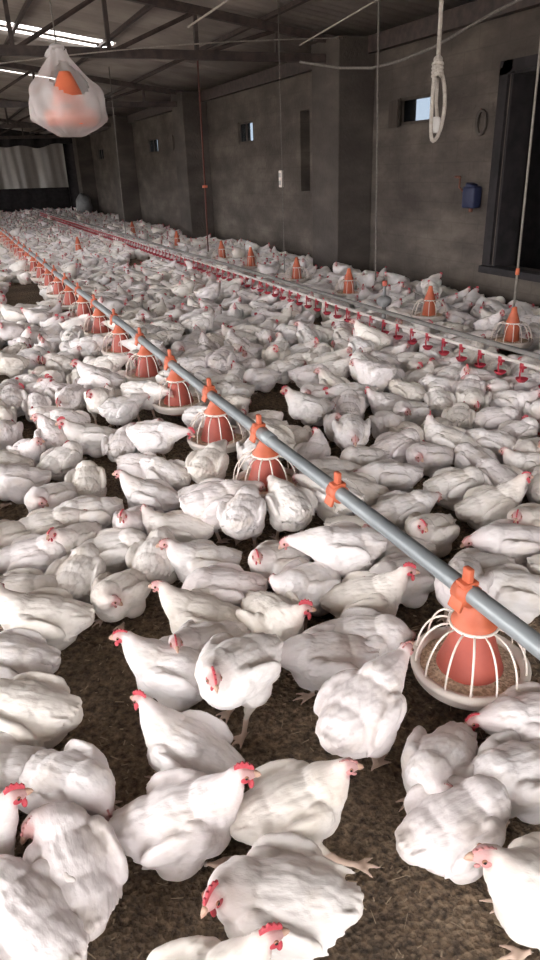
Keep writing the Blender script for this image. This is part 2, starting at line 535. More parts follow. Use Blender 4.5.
M['earth'] = mat('yard_earth', (0.36, 0.32, 0.27), 0.95, (0.48, 0.44, 0.38), .6)  # yard ground lightened to bounce more daylight onto the ceiling

def litter_material():
    m = bpy.data.materials.new('dark_litter'); m.use_nodes = True
    nt = m.node_tree; L = nt.links.new; bs = nt.nodes['Principled BSDF']
    bs.inputs['Roughness'].default_value = .95
    tc = N(nt, 'ShaderNodeTexCoord')
    a = N(nt, 'ShaderNodeTexNoise', Scale=2.3, Detail=6.0)
    b = N(nt, 'ShaderNodeTexNoise', Scale=42.0, Detail=6.0, Roughness=.7)
    c = N(nt, 'ShaderNodeTexVoronoi', Scale=70.0)
    for q in (a, b, c): L(tc.outputs['Object'], q.inputs['Vector'])
    r = N(nt, 'ShaderNodeValToRGB')
    r.color_ramp.elements[0].position = .3; r.color_ramp.elements[0].color = (0.11, 0.082, 0.058, 1)
    r.color_ramp.elements[1].position = .72; r.color_ramp.elements[1].color = (0.27, 0.215, 0.16, 1)
    L(a.outputs[0], r.inputs[0])
    r2 = N(nt, 'ShaderNodeValToRGB')
    r2.color_ramp.elements[0].position = .38; r2.color_ramp.elements[0].color = (0.45, 0.42, 0.40, 1)
    r2.color_ramp.elements[1].position = .68; r2.color_ramp.elements[1].color = (1.9, 1.75, 1.55, 1)
    L(b.outputs[0], r2.inputs[0])
    mx = N(nt, 'ShaderNodeMix', _data_type='RGBA', _blend_type='MULTIPLY'); mx.inputs[0].default_value = 1
    L(r.outputs[0], mx.inputs[6]); L(r2.outputs[0], mx.inputs[7]); L(mx.outputs[2], bs.inputs['Base Color'])
    ad = N(nt, 'ShaderNodeMath', _operation='ADD'); L(b.outputs[0], ad.inputs[0]); L(c.outputs[0], ad.inputs[1])
    bp = N(nt, 'ShaderNodeBump', Strength=.8, Distance=.02)
    L(ad.outputs[0], bp.inputs['Height']); L(bp.outputs[0], bs.inputs['Normal'])
    return m
M['litter'] = litter_material()

def dimming_pane():  # dark tint that dims the bright sky behind the wall openings
    m = bpy.data.materials.new('dimming_pane'); m.use_nodes = True
    nt = m.node_tree; L = nt.links.new
    for n in list(nt.nodes): nt.nodes.remove(n)
    o = nt.nodes.new('ShaderNodeOutputMaterial')
    tr = N(nt, 'ShaderNodeBsdfTransparent'); tr.inputs[0].default_value = (0.24, 0.27, 0.30, 1)
    gl = N(nt, 'ShaderNodeBsdfGlossy'); gl.inputs['Roughness'].default_value = .3; gl.inputs[0].default_value = (.5, .5, .5, 1)
    mx = N(nt, 'ShaderNodeMixShader'); mx.inputs[0].default_value = .06
    L(tr.outputs[0], mx.inputs[1]); L(gl.outputs[0], mx.inputs[2]); L(mx.outputs[0], o.inputs[0])
    return m
M['dim_pane'] = dimming_pane()

def thin_sheet(name, col, trans, alpha):
    m = bpy.data.materials.new(name); m.use_nodes = True
    nt = m.node_tree; L = nt.links.new
    for n in list(nt.nodes): nt.nodes.remove(n)
    o = nt.nodes.new('ShaderNodeOutputMaterial')
    tc = N(nt, 'ShaderNodeTexCoord')
    nz = N(nt, 'ShaderNodeTexNoise', Scale=9.0, Detail=4.0); L(tc.outputs['Object'], nz.inputs['Vector'])
    rp = N(nt, 'ShaderNodeValToRGB')
    rp.color_ramp.elements[0].color = (col[0] * .75, col[1] * .75, col[2] * .75, 1); rp.color_ramp.elements[1].color = (*col, 1)
    L(nz.outputs[0], rp.inputs[0])
    d = N(nt, 'ShaderNodeBsdfDiffuse'); t = N(nt, 'ShaderNodeBsdfTranslucent'); g = N(nt, 'ShaderNodeBsdfGlossy')
    g.inputs['Roughness'].default_value = .35
    L(rp.outputs[0], d.inputs[0]); L(rp.outputs[0], t.inputs[0])
    a = N(nt, 'ShaderNodeMixShader'); a.inputs[0].default_value = trans
    L(d.outputs[0], a.inputs[1]); L(t.outputs[0], a.inputs[2])
    b = N(nt, 'ShaderNodeMixShader'); b.inputs[0].default_value = .08
    L(a.outputs[0], b.inputs[1]); L(g.outputs[0], b.inputs[2])
    tp = N(nt, 'ShaderNodeBsdfTransparent')
    c = N(nt, 'ShaderNodeMixShader'); c.inputs[0].default_value = alpha
    L(b.outputs[0], c.inputs[1]); L(tp.outputs[0], c.inputs[2]); L(c.outputs[0], o.inputs[0])
    return m
M['bag'] = thin_sheet('thin_white_plastic', (0.80, 0.76, 0.76), .40, .56)
M['curtain'] = thin_sheet('grey_woven_curtain', (0.27, 0.25, 0.235), .30, .0)

# ---------------------------------------------------------------- the house
Y0, Y1 = -4.5, 33.0          # near and far end
XR, XL = 5.35, -5.35
EAVE, SLOPE = 2.92, .137
ridge = EAVE + SLOPE * XR
def roof_z(x): return EAVE + SLOPE * (XR - abs(x))

def floor_mesh():
    bm = bmesh.new()
    # fine lumpy litter near the viewer
    nx, ny = 190, 250
    x0, x1, y0, y1 = -1.2, 4.2, 0.2, 7.2
    g = [[None] * (ny + 1) for _ in range(nx + 1)]
    for i in range(nx + 1):
        for j in range(ny + 1):
            x = x0 + (x1 - x0) * i / nx; y = y0 + (y1 - y0) * j / ny
            ed = min(i, nx - i, j, ny - j) / 8.0
            z = (noise.noise(Vector((x * 3, y * 3, 0))) * .006 + noise.noise(Vector((x * 16, y * 16, 3))) * .006
                 + noise.noise(Vector((x * 40, y * 40, 7))) * .003) * min(1, ed)
            g[i][j] = bm.verts.new((x, y, z - .001))
    for i in range(nx):
        for j in range(ny):
            bm.faces.new((g[i][j], g[i + 1][j], g[i + 1][j + 1], g[i][j + 1]))
    # the rest, around it
    def quad(a, b, c, d):
        bm.faces.new([bm.verts.new((*p, -.001)) for p in (a, b, c, d)])
    quad((XL, Y0), (XR, Y0), (XR, y0), (XL, y0)); quad((XL, y1), (XR, y1), (XR, Y1), (XL, Y1))
    quad((XL, y0), (x0, y0), (x0, y1), (XL, y1)); quad((x1, y0), (XR, y0), (XR, y1), (x1, y1))
    # slab edge under the litter
    me = bpy.data.meshes.new('floor'); bm.to_mesh(me); bm.free()
    me.materials.append(M['litter'])
    me.polygons.foreach_set('use_smooth', [True] * len(me.polygons))
    return me
tag(link_mesh('floor', floor_mesh()), kind='structure')
tag(MB().box((0, 15.5, -.16), (11.6, 35.2, .26)).build('trim_1', M['pillar'], None, False), kind='structure')
tag(MB().box((0, 15.5, -.45), (160, 160, .3)).build('ground', M['earth'], None, False), kind='structure')

def wall_with_openings(mb, xa, xb, holes, ya, yb, za, zb):
    """solid wall between xa and xb, holes = (y0, y1, z0, z1) sorted along y"""
    y = ya
    for (h0, h1, k0, k1) in holes:
        if h0 > y: mb.box(((xa + xb) / 2, (y + h0) / 2, (za + zb) / 2), (xb - xa, h0 - y, zb - za))
        if k0 > za: mb.box(((xa + xb) / 2, (h0 + h1) / 2, (za + k0) / 2), (xb - xa, h1 - h0, k0 - za))
        if k1 < zb: mb.box(((xa + xb) / 2, (h0 + h1) / 2, (k1 + zb) / 2), (xb - xa, h1 - h0, zb - k1))
        y = h1
    if y < yb: mb.box(((xa + xb) / 2, (y + yb) / 2, (za + zb) / 2), (xb - xa, yb - y, zb - za))
HOLES = [(3.6, 6.0, .42, 2.27), (7.26, 7.92, 1.90, 2.20), (10.30, 10.62, 1.12, 2.26), (12.50, 13.20, 1.90, 2.26),
         (16.60, 17.40, 1.92, 2.26), (18.70, 19.60, 1.92, 2.26), (23.2, 24.0, 1.9, 2.25), (25.4, 26.2, 1.9, 2.25)]
w = MB(); wall_with_openings(w, XR, XR + .25, HOLES, Y0, Y1 + .25, 0, EAVE)
tag(w.build('wall_right', M['wall'], None, False), kind='structure')
# low wall of the open left side, with its posts
tag(MB().box((XL - .1, 15.5, .2), (.2, 35.0, .4)).build('wall_left', M['wall'], None, False), kind='structure')
# far end wall: block base under the curtain and gable above
tag(MB().box((0, Y1 + .12, .45), (10.7, .24, .90)).box((0, Y1 + .12, 3.20), (10.7, .24, .6)).build('wall_far', M['tarp'], None, False), kind='structure')
g_ = MB().box((-3.9, Y0 - .1, 1.45), (2.9, .2, 2.9)).box((3.9, Y0 - .1, 1.45), (2.9, .2, 2.9)).box((0, Y0 - .1, 3.15), (10.7, .2, .5))  # unseen end wall with wide doorway, added to cut daylight on the foreground
tag(g_.build('wall_near', M['wall'], None, False), kind='structure')
# unseen blind added over the upper left opening to dim the daylight deeper in
tag(MB().box((XL - .05, 21.5, 2.2), (.03, 23, 1.44)).build('wall_dimming_blind', M['curtain'], None, False), kind='structure')
# store room behind the big opening of the right wall
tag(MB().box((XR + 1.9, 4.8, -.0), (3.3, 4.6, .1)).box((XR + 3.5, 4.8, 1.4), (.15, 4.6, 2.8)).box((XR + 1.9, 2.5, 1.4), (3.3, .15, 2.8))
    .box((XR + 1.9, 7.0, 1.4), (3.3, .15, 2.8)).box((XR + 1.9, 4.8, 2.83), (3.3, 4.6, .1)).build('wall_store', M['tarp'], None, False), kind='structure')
# recess behind the narrow slot
tag(MB().box((XR + .33, 10.46, 1.7), (.14, .6, 1.4)).build('wall_recess', M['wood'], None, False), kind='structure')
# pillars of the right wall
TR = [2.6, 8.87, 15.22, 21.5, 27.7]
for k, y in enumerate(TR):
    tag(MB().box((5.09, y, EAVE / 2), (.52, .74, EAVE), bev=.012).build('concrete_pillar', M['pillar'], None, False),
        ['rendered wall pillar nearest the store opening, beside the camera', 'rendered pillar with a dark near face, right of the narrow slot',
         'rendered wall pillar behind the red hanging cord', 'rendered wall pillar past the two small far windows',
         'last rendered wall pillar before the black tarpaulin'][k], 'pillar', kind='structure')
# lintel band at the eave
tag(MB().box((XR - .05, 15.5, EAVE - .09), (.12, 35, .18)).build('trim_2', M['steel'], None, False), kind='structure')
# jamb and lintel of the big opening
jb = MB().box((XR + .13, 5.985, 1.33), (.27, .03, 1.9)).box((XR - .01, 6.05, 2.30), (.05, .18, .12)).box((XR + .13, 4.8, 2.25), (.27, 2.4, .03)).box((XR - .01, 6.08, 1.33), (.05, .12, 1.95)).box((XR - .01, 4.8, 2.31), (.05, 2.6, .1)).box((XR - .03, 4.8, .40), (.16, 2.6, .07))
tag(jb.build('door_1', M['tarp'], None, False), kind='structure')

# small windows high in the wall
for k, (a, b, c, d) in enumerate([HOLES[1], HOLES[3], HOLES[4], HOLES[5], HOLES[6], HOLES[7]]):
    x = XR + .05
    f = MB()
    t = .035
    f.box((x, (a + b) / 2, c + t / 2), (.06, b - a, t)).box((x, (a + b) / 2, d - t / 2), (.06, b - a, t))
    f.box((x, a + t / 2, (c + d) / 2), (.06, t, d - c - 2 * t)).box((x, b - t / 2, (c + d) / 2), (.06, t, d - c - 2 * t))
    if k: f.box((x, a + (b - a) * .52, (c + d) / 2), (.05, t, d - c - 2 * t))
    fo = tag(f.build('window_%d' % (k + 1), M['wood'], None, False), kind='structure')
    MB().box((x, (a + b) / 2, (c + d) / 2), (.006, b - a - .02, d - c - .02)).build('dim_pane', M['dim_pane'], fo, False)  # added sheet, tinted to dim the sky in the opening
    if k == 0:   # hinged shutter hanging into the room on the far half
        MB().box((XR - .04, b + .06, (c + d) / 2 - .02), (.02, .30, .30), (0, 0, R(-14))).build('shutter', M['wood'], fo, False)

# roof: corrugated sheets, laid in two slopes, gaps left where daylight comes in
GAPS = [(12.08, 12.30, 1.0, 2.95), (12.52, 12.92, .9, 3.0), (16.75, 17.15, .8, 2.75)]
def roof_mesh():
    bm = bmesh.new()
    pitch, spw = .177, 6
    ys = [Y0 - .4 + i * pitch / spw for i in range(int((Y1 - Y0 + 1.0) / (pitch / spw)))]
    for sx in (1, -1):
        xs = [0, .8, .9, 1.0, 2.75, 2.95, 3.0, XR + .45]
        cols = []
        for y in ys:
            z = .022 * math.cos(y / pitch * 2 * math.pi)
            cols.append([bm.verts.new((sx * x, y, roof_z(x) + .06 + z)) for x in xs])
        for i in range(len(ys) - 1):
            ym = (ys[i] + ys[i + 1]) / 2
            for j in range(len(xs) - 1):
                xm = (xs[j] + xs[j + 1]) / 2
                if sx == 1 and any(a < ym < b and c < xm < d for a, b, c, d in GAPS): continue
                bm.faces.new((cols[i][j], cols[i + 1][j], cols[i + 1][j + 1], cols[i][j + 1]))
    me = bpy.data.meshes.new('ceiling'); bm.to_mesh(me); bm.free()
    me.materials.append(M['roof'])
    me.polygons.foreach_set('use_smooth', [True] * len(me.polygons))
    return me
ro = link_mesh('ceiling', roof_mesh()); tag(ro, kind='structure')
sm_ = ro.modifiers.new('thickness', 'SOLIDIFY'); sm_.thickness = .008
for x in (.25, 1.45, 2.55, 3.65, 4.7):
    for s in (-1, 1):
        pass
pl = MB()
for x in (.22, 1.5, 2.75, 4.0):
    for s in (-1, 1):
        pl.box((s * x, 15.5, roof_z(x) + .008), (.045, 35.0, .05), (0, R(s * 7.8), 0))
tag(pl.build('trim_3', M['steel'], None, False), kind='structure')

TRUSS_LABEL = ['dark steel roof truss directly above the near feeder', 'dark steel roof truss over the pillar right of the slot',
               'dark steel roof truss meeting the pillar behind the red cord', 'dark steel roof truss past the daylight gaps',
               'dark steel roof truss farthest down the house']
def truss(y, k):
    t = empty('roof_truss', (0, y, 0)); tag(t, TRUSS_LABEL[k], 'roof truss', kind='thing')
    zb = 2.72
    MB().box((0, 0, zb), (10.6, .07, .095)).build('bottom_chord', M['steel'], t, False)
    tc_ = MB()
    for s in (-1, 1):
        a = Vector((0, 0, ridge - .06)); b = Vector((s * 5.3, 0, EAVE - .05))
        m = (a + b) / 2; d = b - a
        tc_.box(m, (d.length, .07, .09), (0, -math.atan2(d.z, d.x), 0))
    tc_.build('top_chord', M['steel'], t, False)
    for s in (-1, 1):
        for i in range(1, 5):
            x = i * 1.04
            MB().box((s * x, 0, (zb + roof_z(x) - .05) / 2), (.045, .045, roof_z(x) - .1 - zb)).build('web_post', M['steel'], t, False)
            a = Vector((s * (x - 1.04), 0, zb)) if s > 0 else Vector((s * x, 0, roof_z(x) - .08))
            b = Vector((s * x, 0, roof_z(x) - .08)) if s > 0 else Vector((s * (x - 1.04), 0, zb))
            MB().tube([a, b], .027, 6).build('web_diagonal', M['steel'], t, False)
for k, y in enumerate(TR): truss(y, k)
# posts of the open left side
for y in TR:
    tag(MB().box((XL, y, EAVE / 2), (.14, .14, EAVE)).build('side_post', M['steel'], None, False),
        'dark steel post of the open left side', 'post', kind='structure')

# far end: curtain, tarpaulin
def curtain():
    bm = bmesh.new()
    nx, nz = 150, 12
    P = [[None] * (nz + 1) for _ in range(nx + 1)]
    for i in range(nx + 1):
        x = -5.3 + 10.62 * i / nx
        for j in range(nz + 1):
            t = j / nz
            top = 2.92 + .05 * math.sin(x * 2.1); bot = .78 + .05 * math.cos(x * 2.2 + .8)
            z = bot + (top - bot) * t
            y = Y1 - .12 + .07 * math.sin(x * 5.2 + .5 * math.sin(x * 3)) * (1 - .3 * t) + .02 * math.sin(x * 17 + z)
            P[i][j] = bm.verts.new((x, y, z))
    for i in range(nx):
        for j in range(nz):
            bm.faces.new((P[i][j], P[i + 1][j], P[i + 1][j + 1], P[i][j + 1]))
    me = bpy.data.meshes.new('end_curtain'); bm.to_mesh(me); bm.free(); me.materials.append(M['curtain'])
    me.polygons.foreach_set('use_smooth', [True] * len(me.polygons))
    o = link_mesh('end_curtain', me); s = o.modifiers.new('t', 'SOLIDIFY'); s.thickness = .004
    return o
tag(curtain(), 'grey folded curtain hanging across the far end of the house', 'curtain')
def tarp(name, x0, x1, zt, zb, y, sag, label, nx=40, nz=14, depth=.1):
    bm = bmesh.new(); P = []
    for i in range(nx + 1):
        u = i / nx; row = []
        for j in range(nz + 1):
            v = j / nz
            a = zt - sag * math.sin(math.pi * u) * .4; b = zb - sag * math.sin(math.pi * u) + .05 * math.sin(u * 19)
            row.append(bm.verts.new((x0 + (x1 - x0) * u, y + depth * math.sin(u * 9 * (x1 - x0) + v) * .5, a + (b - a) * v)))
        P.append(row)
    for i in range(nx):
        for j in range(nz): bm.faces.new((P[i][j], P[i][j + 1], P[i + 1][j + 1], P[i + 1][j]))
    me = bpy.data.meshes.new(name); bm.to_mesh(me); bm.free(); me.materials.append(M['tarp'])
    me.polygons.foreach_set('use_smooth', [True] * len(me.polygons))
    o = link_mesh(name, me); s = o.modifiers.new('t', 'SOLIDIFY'); s.thickness = .01
    return tag(o, label, 'tarpaulin')
tarp('tarpaulin', -4.3, 5.25, 2.93, 2.72, Y1 - .35, .12, 'black tarpaulin rolled along the top of the far curtain')
tarp('tarpaulin', -4.8, 5.25, .98, .10, Y1 - .40, -.12, 'black tarpaulin along the foot of the far curtain')
tarp('tarpaulin', 4.62, 5.3, 2.86, .05, 28.9, .0, 'black tarpaulin hanging to the floor beside the far curtain', depth=.25)
tarp('tarpaulin', 1.6, 5.2, 2.93, 2.62, 28.7, .18, 'black tarpaulin slung under the roof before the far corner', depth=.15)

# ---------------------------------------------------------------- lines
def along(pts, r, name, material, label, cat, group=None, seg=10):
    return tag(MB().tube(pts, r, seg).build(name, material), label, cat, group)
TX, TZ = 1.115, .405
feed_tube = empty('feed_tube', (TX, .1, 0)); tag(feed_tube, 'long grey steel feed tube carrying the near row of orange feeders', 'pipe')
yy = [-.8 + i * .5 for i in range(64)]
MB().tube([(0, y - .1, TZ + .008 * math.sin(y * 1.3)) for y in yy], .0265, 20).build('tube', M['pipe'], feed_tube)
for y in (2.62, 5.6, 8.6, 11.6):     # sleeve joints
    MB().tube([(0, y - .19, TZ), (0, y + .02 - .1, TZ)], .031, 20).build('sleeve', M['pipe'], feed_tube)

def clip(parent, z=TZ):
    """orange clamp wrapped round the tube, with its grip standing up"""
    m = MB()
    m.tube([(0, -.028, z), (0, .028, z)], .0345, 18)
    m.box((0, 0, z + .050), (.020, .030, .062), (0, 0, 0), .005)
    m.box((0, 0, z + .032), (.052, .040, .014), (0, 0, 0), .004)
    m.box((.030, 0, z - .02), (.012, .05, .05), (0, R(-20), 0), .003)
    m.box((-.030, 0, z - .02), (.012, .05, .05), (0, R(20), 0), .003)
    return m.build('clip', M['orange'], parent)

def make_feeder(tall=False):
    t = empty('pan_feeder')
    U = .028      # the pan hangs clear of the litter
    up = lambda prof: [(r, z + U) for r, z in prof]
    # red dish under the pan
    MB().lathe(up([(0, .040), (.075, .040), (.105, .052), (.138, .072), (.146, .078), (.140, .084), (.10, .062), (.07, .052), (0, .052)]), 40).build('dish', M['red'], t)
    # white rolled rim
    MB().lathe(up([(.142, .074), (.158, .076), (.165, .086), (.166, .102), (.172, .107), (.173, .120), (.163, .127), (.150, .124), (.145, .108), (.142, .084), (.142, .074)]), 48).build('rim', M['grill'], t)
    # feed
    fm = MB().lathe(up([(0, .116), (.05, .114), (.095, .113), (.12, .111), (.143, .108), (.144, .080), (0, .070)]), 40)
    for v in fm.bm.verts:
        if v.co.z > .116: v.co.z += .006 * noise.noise(v.co * 60)
    fm.build('feed', M['feed'], t)
    # hood
    if tall:
        MB().lathe([(.062, .138), (.066, .142), (.058, .20), (.054, .285), (.050, .30), (.040, .33), (.026, .37), (.018, .41), (0, .415)], 28).build('hood', M['orange'], t)
        zr = .285
    else:
        MB().lathe([(.094, .136), (.097, .142), (.093, .152), (.086, .175), (.072, .215), (.060, .26), (.054, .285), (.048, .285), (.080, .175), (.086, .145)], 36).build('hood', M['red'], t)
        MB().lathe([(.066, .288), (.066, .296), (.050, .312), (.040, .335), (.031, .352), (.030, .385), (.024, .385), (.024, .35), (.034, .325), (.05, .29)], 32).build('cap', M['orange'], t)
        zr = .288
    g = MB().lathe([(.066, zr - .006), (.072, zr), (.070, zr + .006), (.062, zr + .005), (.060, zr - .004), (.066, zr - .006)], 32)
    for k in range(14):
        a = 2 * math.pi * k / 14
        pts = []
        for s in range(9):
            u = s / 8
            rr = .068 + (.160 - .068) * (math.sin(u * math.pi / 2) ** .8)
            zz = zr + (.146 - zr) * (1 - math.cos(u * math.pi / 2)) ** .9
            pts.append((rr * math.cos(a), rr * math.sin(a), zz))
        g.tube(pts, .0033, 6)
    g.build('grill', M['grill'], t)
    if not tall: clip(t)
    return t

def copy_tree(o, parent=None):
    c = o.copy(); COL.objects.link(c); c.parent = parent
    for ch in o.children: copy_tree(ch, c)
    return c

ORD = ['nearest', 'second', 'third', 'fourth', 'fifth', 'sixth', 'seventh', 'eighth', 'ninth', 'tenth', 'eleventh', 'twelfth', 'thirteenth',
       'fourteenth', 'fifteenth', 'sixteenth', 'seventeenth', 'eighteenth', 'nineteenth', 'twentieth', 'twenty-first', 'twenty-second', 'twenty-third',
       'twenty-fourth', 'twenty-fifth', 'twenty-sixth', 'twenty-seventh', 'twenty-eighth', 'twenty-ninth', 'thirtieth', 'thirty-first', 'thirty-second', 'thirty-third', 'thirty-fourth', 'thirty-fifth',
       'thirty-sixth', 'thirty-seventh', 'thirty-eighth', 'thirty-ninth', 'fortieth']
FY = [1.225, 2.67, 3.34, 4.07, 4.82, 5.66, 6.5, 7.35]
while FY[-1] < 24: FY.append(FY[-1] + .84)
feeder0 = make_feeder()
FEED_POS = []
for i, y in enumerate(FY):
    f = feeder0 if i == 0 else copy_tree(feeder0)
    f.location = (TX + (.04 if i == 0 else 0.03), y, 0)
    for ch in f.children:
        if ch.name.startswith('clip'): ch.location.x = TX - f.location.x
    f.rotation_euler.z = rng.uniform(-.2, .2) if i else 0
    if i: f.rotation_euler.z = 0
    FEED_POS.append((f.location.x, y))
    tag(f, ('red and orange pan feeder with white grill, large and nearest under the grey tube' if i == 0 else
            'red pan feeder with white rim under the grey tube, %s from the camera' % ORD[i]), 'feeder', 'pan feeders along the near grey tube')
cl = empty('tube_clamp', (TX, 1.95, 0)); clip(cl); tag(cl, 'orange clamp on the grey tube with no feeder under it', 'clamp')

tall0 = make_feeder(True)
FY2 = [4.22, 5.42, 6.95, 8.3, 9.85, 11.1, 13.6, 17.2]
T_POS = []
for i, y in enumerate(FY2):
    f = tall0 if i == 0 else copy_tree(tall0)
    f.location = (4.03 if i < 1 else 4.1, y, 0)
    T_POS.append((f.location.x, y))
    tag(f, ('tall orange pan feeder at the foot of the long pale rope, by the wall' if i == 0 else
            'tall orange pan feeder beyond the drinker pipe, %s along the wall row' % ORD[i]), 'feeder', 'tall feeders in the row by the wall')
f = copy_tree(tall0); f.location = (2.23, 13.9, 0)
tag(f, 'lone orange pan feeder far back between the two pipe rows', 'feeder')

# drinker line
DX = 3.19
dl = empty('drinker_line', (DX, 2, 0)); tag(dl, 'white water pipe with red drip cups under a grey rail', 'drinker line')
MB().tube([(0, y - 2, .372 + .006 * math.sin(y)) for y in [1.6 + .6 * i for i in range(47)]], .018, 12).build('rail', M['rail'], dl)
MB().tube([(-.005, y - 2, .302 + .006 * math.sin(y)) for y in [1.6 + .6 * i for i in range(47)]], .014, 12).build('water_pipe', M['white_pipe'], dl)
def cup_shape(mb, c=(0, 0, 0)):
    x, y, z = c
    mb.box((x, y, z + .288), (.034, .030, .036), (0, 0, 0))
    mb.tube([(x, y, z + .28), (x, y, z + .245)], .007, 8)
    mb.tube([(x - .016, y, z + .288), (x - .022, y, z + .24), (x - .014, y, z + .195)], .0055, 6)
    mb.lathe([(0, .178), (.020, .180), (.036, .196), (.040, .206), (.036, .206), (.018, .190), (0, .188)], 18, (x, y, z))
cm_ = MB(); cup_shape(cm_); cupme = cm_.mesh('drip_cup', M['cup'])
cy = 2.6; n = 0
rest = MB()
while cy < 27:
    if n < 92: link_mesh('drip_cup', cupme, dl, (-.005, cy - 2, 0))
    else: cup_shape(rest, (-.005, cy - 2, 0))
    cy += .2; n += 1
ro_ = rest.build('drip_cups', M['cup'], dl); ro_['kind'] = 'stuff'
# pressure regulator
rg = empty('water_regulator', (DX + .06, 4.92, 0)); tag(rg, 'grey water regulator with upright pipe on the drinker rail', 'regulator')
MB().lathe([(0, .385), (.03, .39), (.055, .405), (.062, .43), (.062, .45), (.05, .465), (.03, .475), (0, .48)], 24).build('housing', M['regulator'], rg)
MB().tube([(0, 0, .20), (0, 0, .39)], .018, 12).tube([(0, 0, .47), (.0, 0, .56)], .012, 10).build('standpipe', M['regulator'], rg)
MB().lathe([(0, .56), (.02, .56), (.022, .60), (0, .605)], 14).build('cap', M['red'], rg)
MB().box((.05, .03, .405), (.07, .03, .03), (0, 0, R(30)), .006).build('lever', M['red'], rg)

# ---------------------------------------------------------------- ropes
def rope(p0, p1, r, material, label, sag=0.0, n=12, cat='rope', name='hanging_rope', group=None):
    p0, p1 = Vector(p0), Vector(p1)
    pts = []
    for i in range(n + 1):
        t = i / n; p = p0.lerp(p1, t); p.z -= sag * 4 * t * (1 - t)
        pts.append(p)
    return along(pts, r, name, material, label, cat, group, 8)
rp = empty('hanging_rope', (4.02, 4.22, 0)); tag(rp, 'long pale rope with an orange grip, holding the tall feeder beside the store opening', 'rope')
MB().tube([(0, 0, .40), (-.02, 0, 1.6), (-.05, 0, roof_z(4.0))], .009, 8).build('cord', M['dull'], rp)
MB().tube([(-.003, 0, .66), (-.003, 0, .71)], .016, 10).build('grip', M['orange'], rp)
rope((DX, 4.97, .60), (DX - .06, 4.97, roof_z(DX)), .007, M['dark_rope'], 'straight grey cord rising from the water regulator to the roof')
rc = empty('red_rope', (3.5, 10.0, 0)); tag(rc, 'thin red cord hanging in front of the second pillar', 'cord')
MB().tube([(-.02, 0, .38), (0, 0, 1.3), (.02, 0, roof_z(3.5))], .012, 8).build('strand', M['red_cord'], rc)
MB().box((0, 0, 1.27), (.07, .03, .035), (0, 0, 0), .006).build('adjuster', M['orange'], rc)
rope((DX, 14.0, .38), (DX + .05, 14.0, roof_z(DX)), .009, M['dark_rope'], 'faint grey cord hanging far back, left of the red cord')
rope((3.45, 7.3, .38), (3.45, 7.3, roof_z(3.5)), .005, M['dark_rope'], 'faint grey cord hanging right of the bright mid window')
# knotted loop
def noose():
    t = empty('rope_loop', (1.62, 2.15, 0)); tag(t, 'knotted grey rope loop hanging from the roof at upper right', 'rope')
    a = unproj(438, 62, y=2.15) - Vector((1.62, 2.15, 0)); zt = a.z; x0 = a.x
    MB().tube([(x0, 0, zt), (x0 - .002, 0, zt + .5), (x0 + .02, 0, roof_z(1.62))], .0072, 10).build('cord', M['rope'], t)
    pts = []
    for i in range(25):
        u = i / 24 * 2 * math.pi
        w_ = .030 * math.sin(u) * (1.0 if math.sin(u) > 0 else .75)
        pts.append((x0 + w_ + .004, .006 * math.cos(u * 2), zt - .115 - .112 * -math.cos(u) * -1 + .0))
    pts = [(x, y, zt - .125 + .11 * math.cos(i / 24 * 2 * math.pi)) for i, (x, y, z) in enumerate(pts)]
    MB().tube(pts[:-1], .0066, 10, closed=True).tube([(x0 + .008, .01, zt - .03), (x0 + .012, .012, zt - .12), (x0 + .02, .01, zt - .17)], .006, 8).build('loop', M['rope'], t)
    kn = MB()
    for j in range(4):
        kn.tube([(x0 + .014 * math.cos(q * math.pi / 6), .014 * math.sin(q * math.pi / 6), zt - .004 - j * .011 + .003 * math.sin(q)) for q in range(12)], .0066, 8, closed=True)
    kn.ell((x0, 0, zt + .006), (.016, .014, .014))
    kn.build('knot', M['rope'], t)
    MB().box((x0 + .014, .01, zt - .185), (.026, .022, .05), (0, 0, 0), .006).build('toggle', M['white'], t)
noose()
# swagged cable along the eave
cab = [unproj(300, 62, y=6.2), unproj(340, 68, y=5.9), unproj(372, 68, y=5.6), unproj(400, 61, y=5.3), unproj(432, 48, y=5.0), unproj(462, 31, y=4.7), unproj(495, 12, y=4.4), unproj(525, -3, y=4.1), unproj(560, -25, y=3.8)]
along(cab, .011, 'slack_cable', M['dark_rope'], 'slack grey cable sagging in front of the eave at upper right', 'cable')
rope(unproj(188, 27, y=7.2), unproj(233, -3, y=6.6), .010, M['rope'], 'short pale pull line slanting to the roof at top centre', name='pull_line')
rope(unproj(300, 45, y=7.2), unproj(382, -3, y=5.6), .007, M['rope'], 'pale pull line slanting up beside the long grey cord', name='pull_line')
rope(unproj(-20, 66, y=8.0), unproj(345, 38, y=8.0), .006, M['rope'], 'thin pale wire strung across under the near truss', sag=-.05, name='wire')
rope(unproj(525, 308, y=5.3), unproj(560, 316, y=5.0), .006, M['tarp'], 'thin dark wire along the wall foot at the right', name='wire')

# blue box with its rusty crank on the wall
bb = empty('wall_winch', (XR - .07, 6.36, 1.12)); tag(bb, 'navy blue box with a rusty crank handle on the wall by the opening', 'winch')
MB().box((0, 0, 0), (.12, .19, .22), (R(0), 0, 0), .02).build('housing', M['blue'], bb)
MB().box((-.0, .02, .11), (.10, .10, .06), (R(12), 0, 0), .015).build('cap', M['blue'], bb)
MB().tube([(-.03, .08, .04), (-.05, .16, .10), (-.05, .155, .20)], .011, 8).tube([(-.05, .155, .20), (-.05, .24, .205)], .013, 8).build('crank', M['rust'], bb)
MB().lathe([(0, -.15), (.022, -.15), (.026, -.12), (.02, -.10), (0, -.10)], 12).build('nozzle', M['rust'], bb)
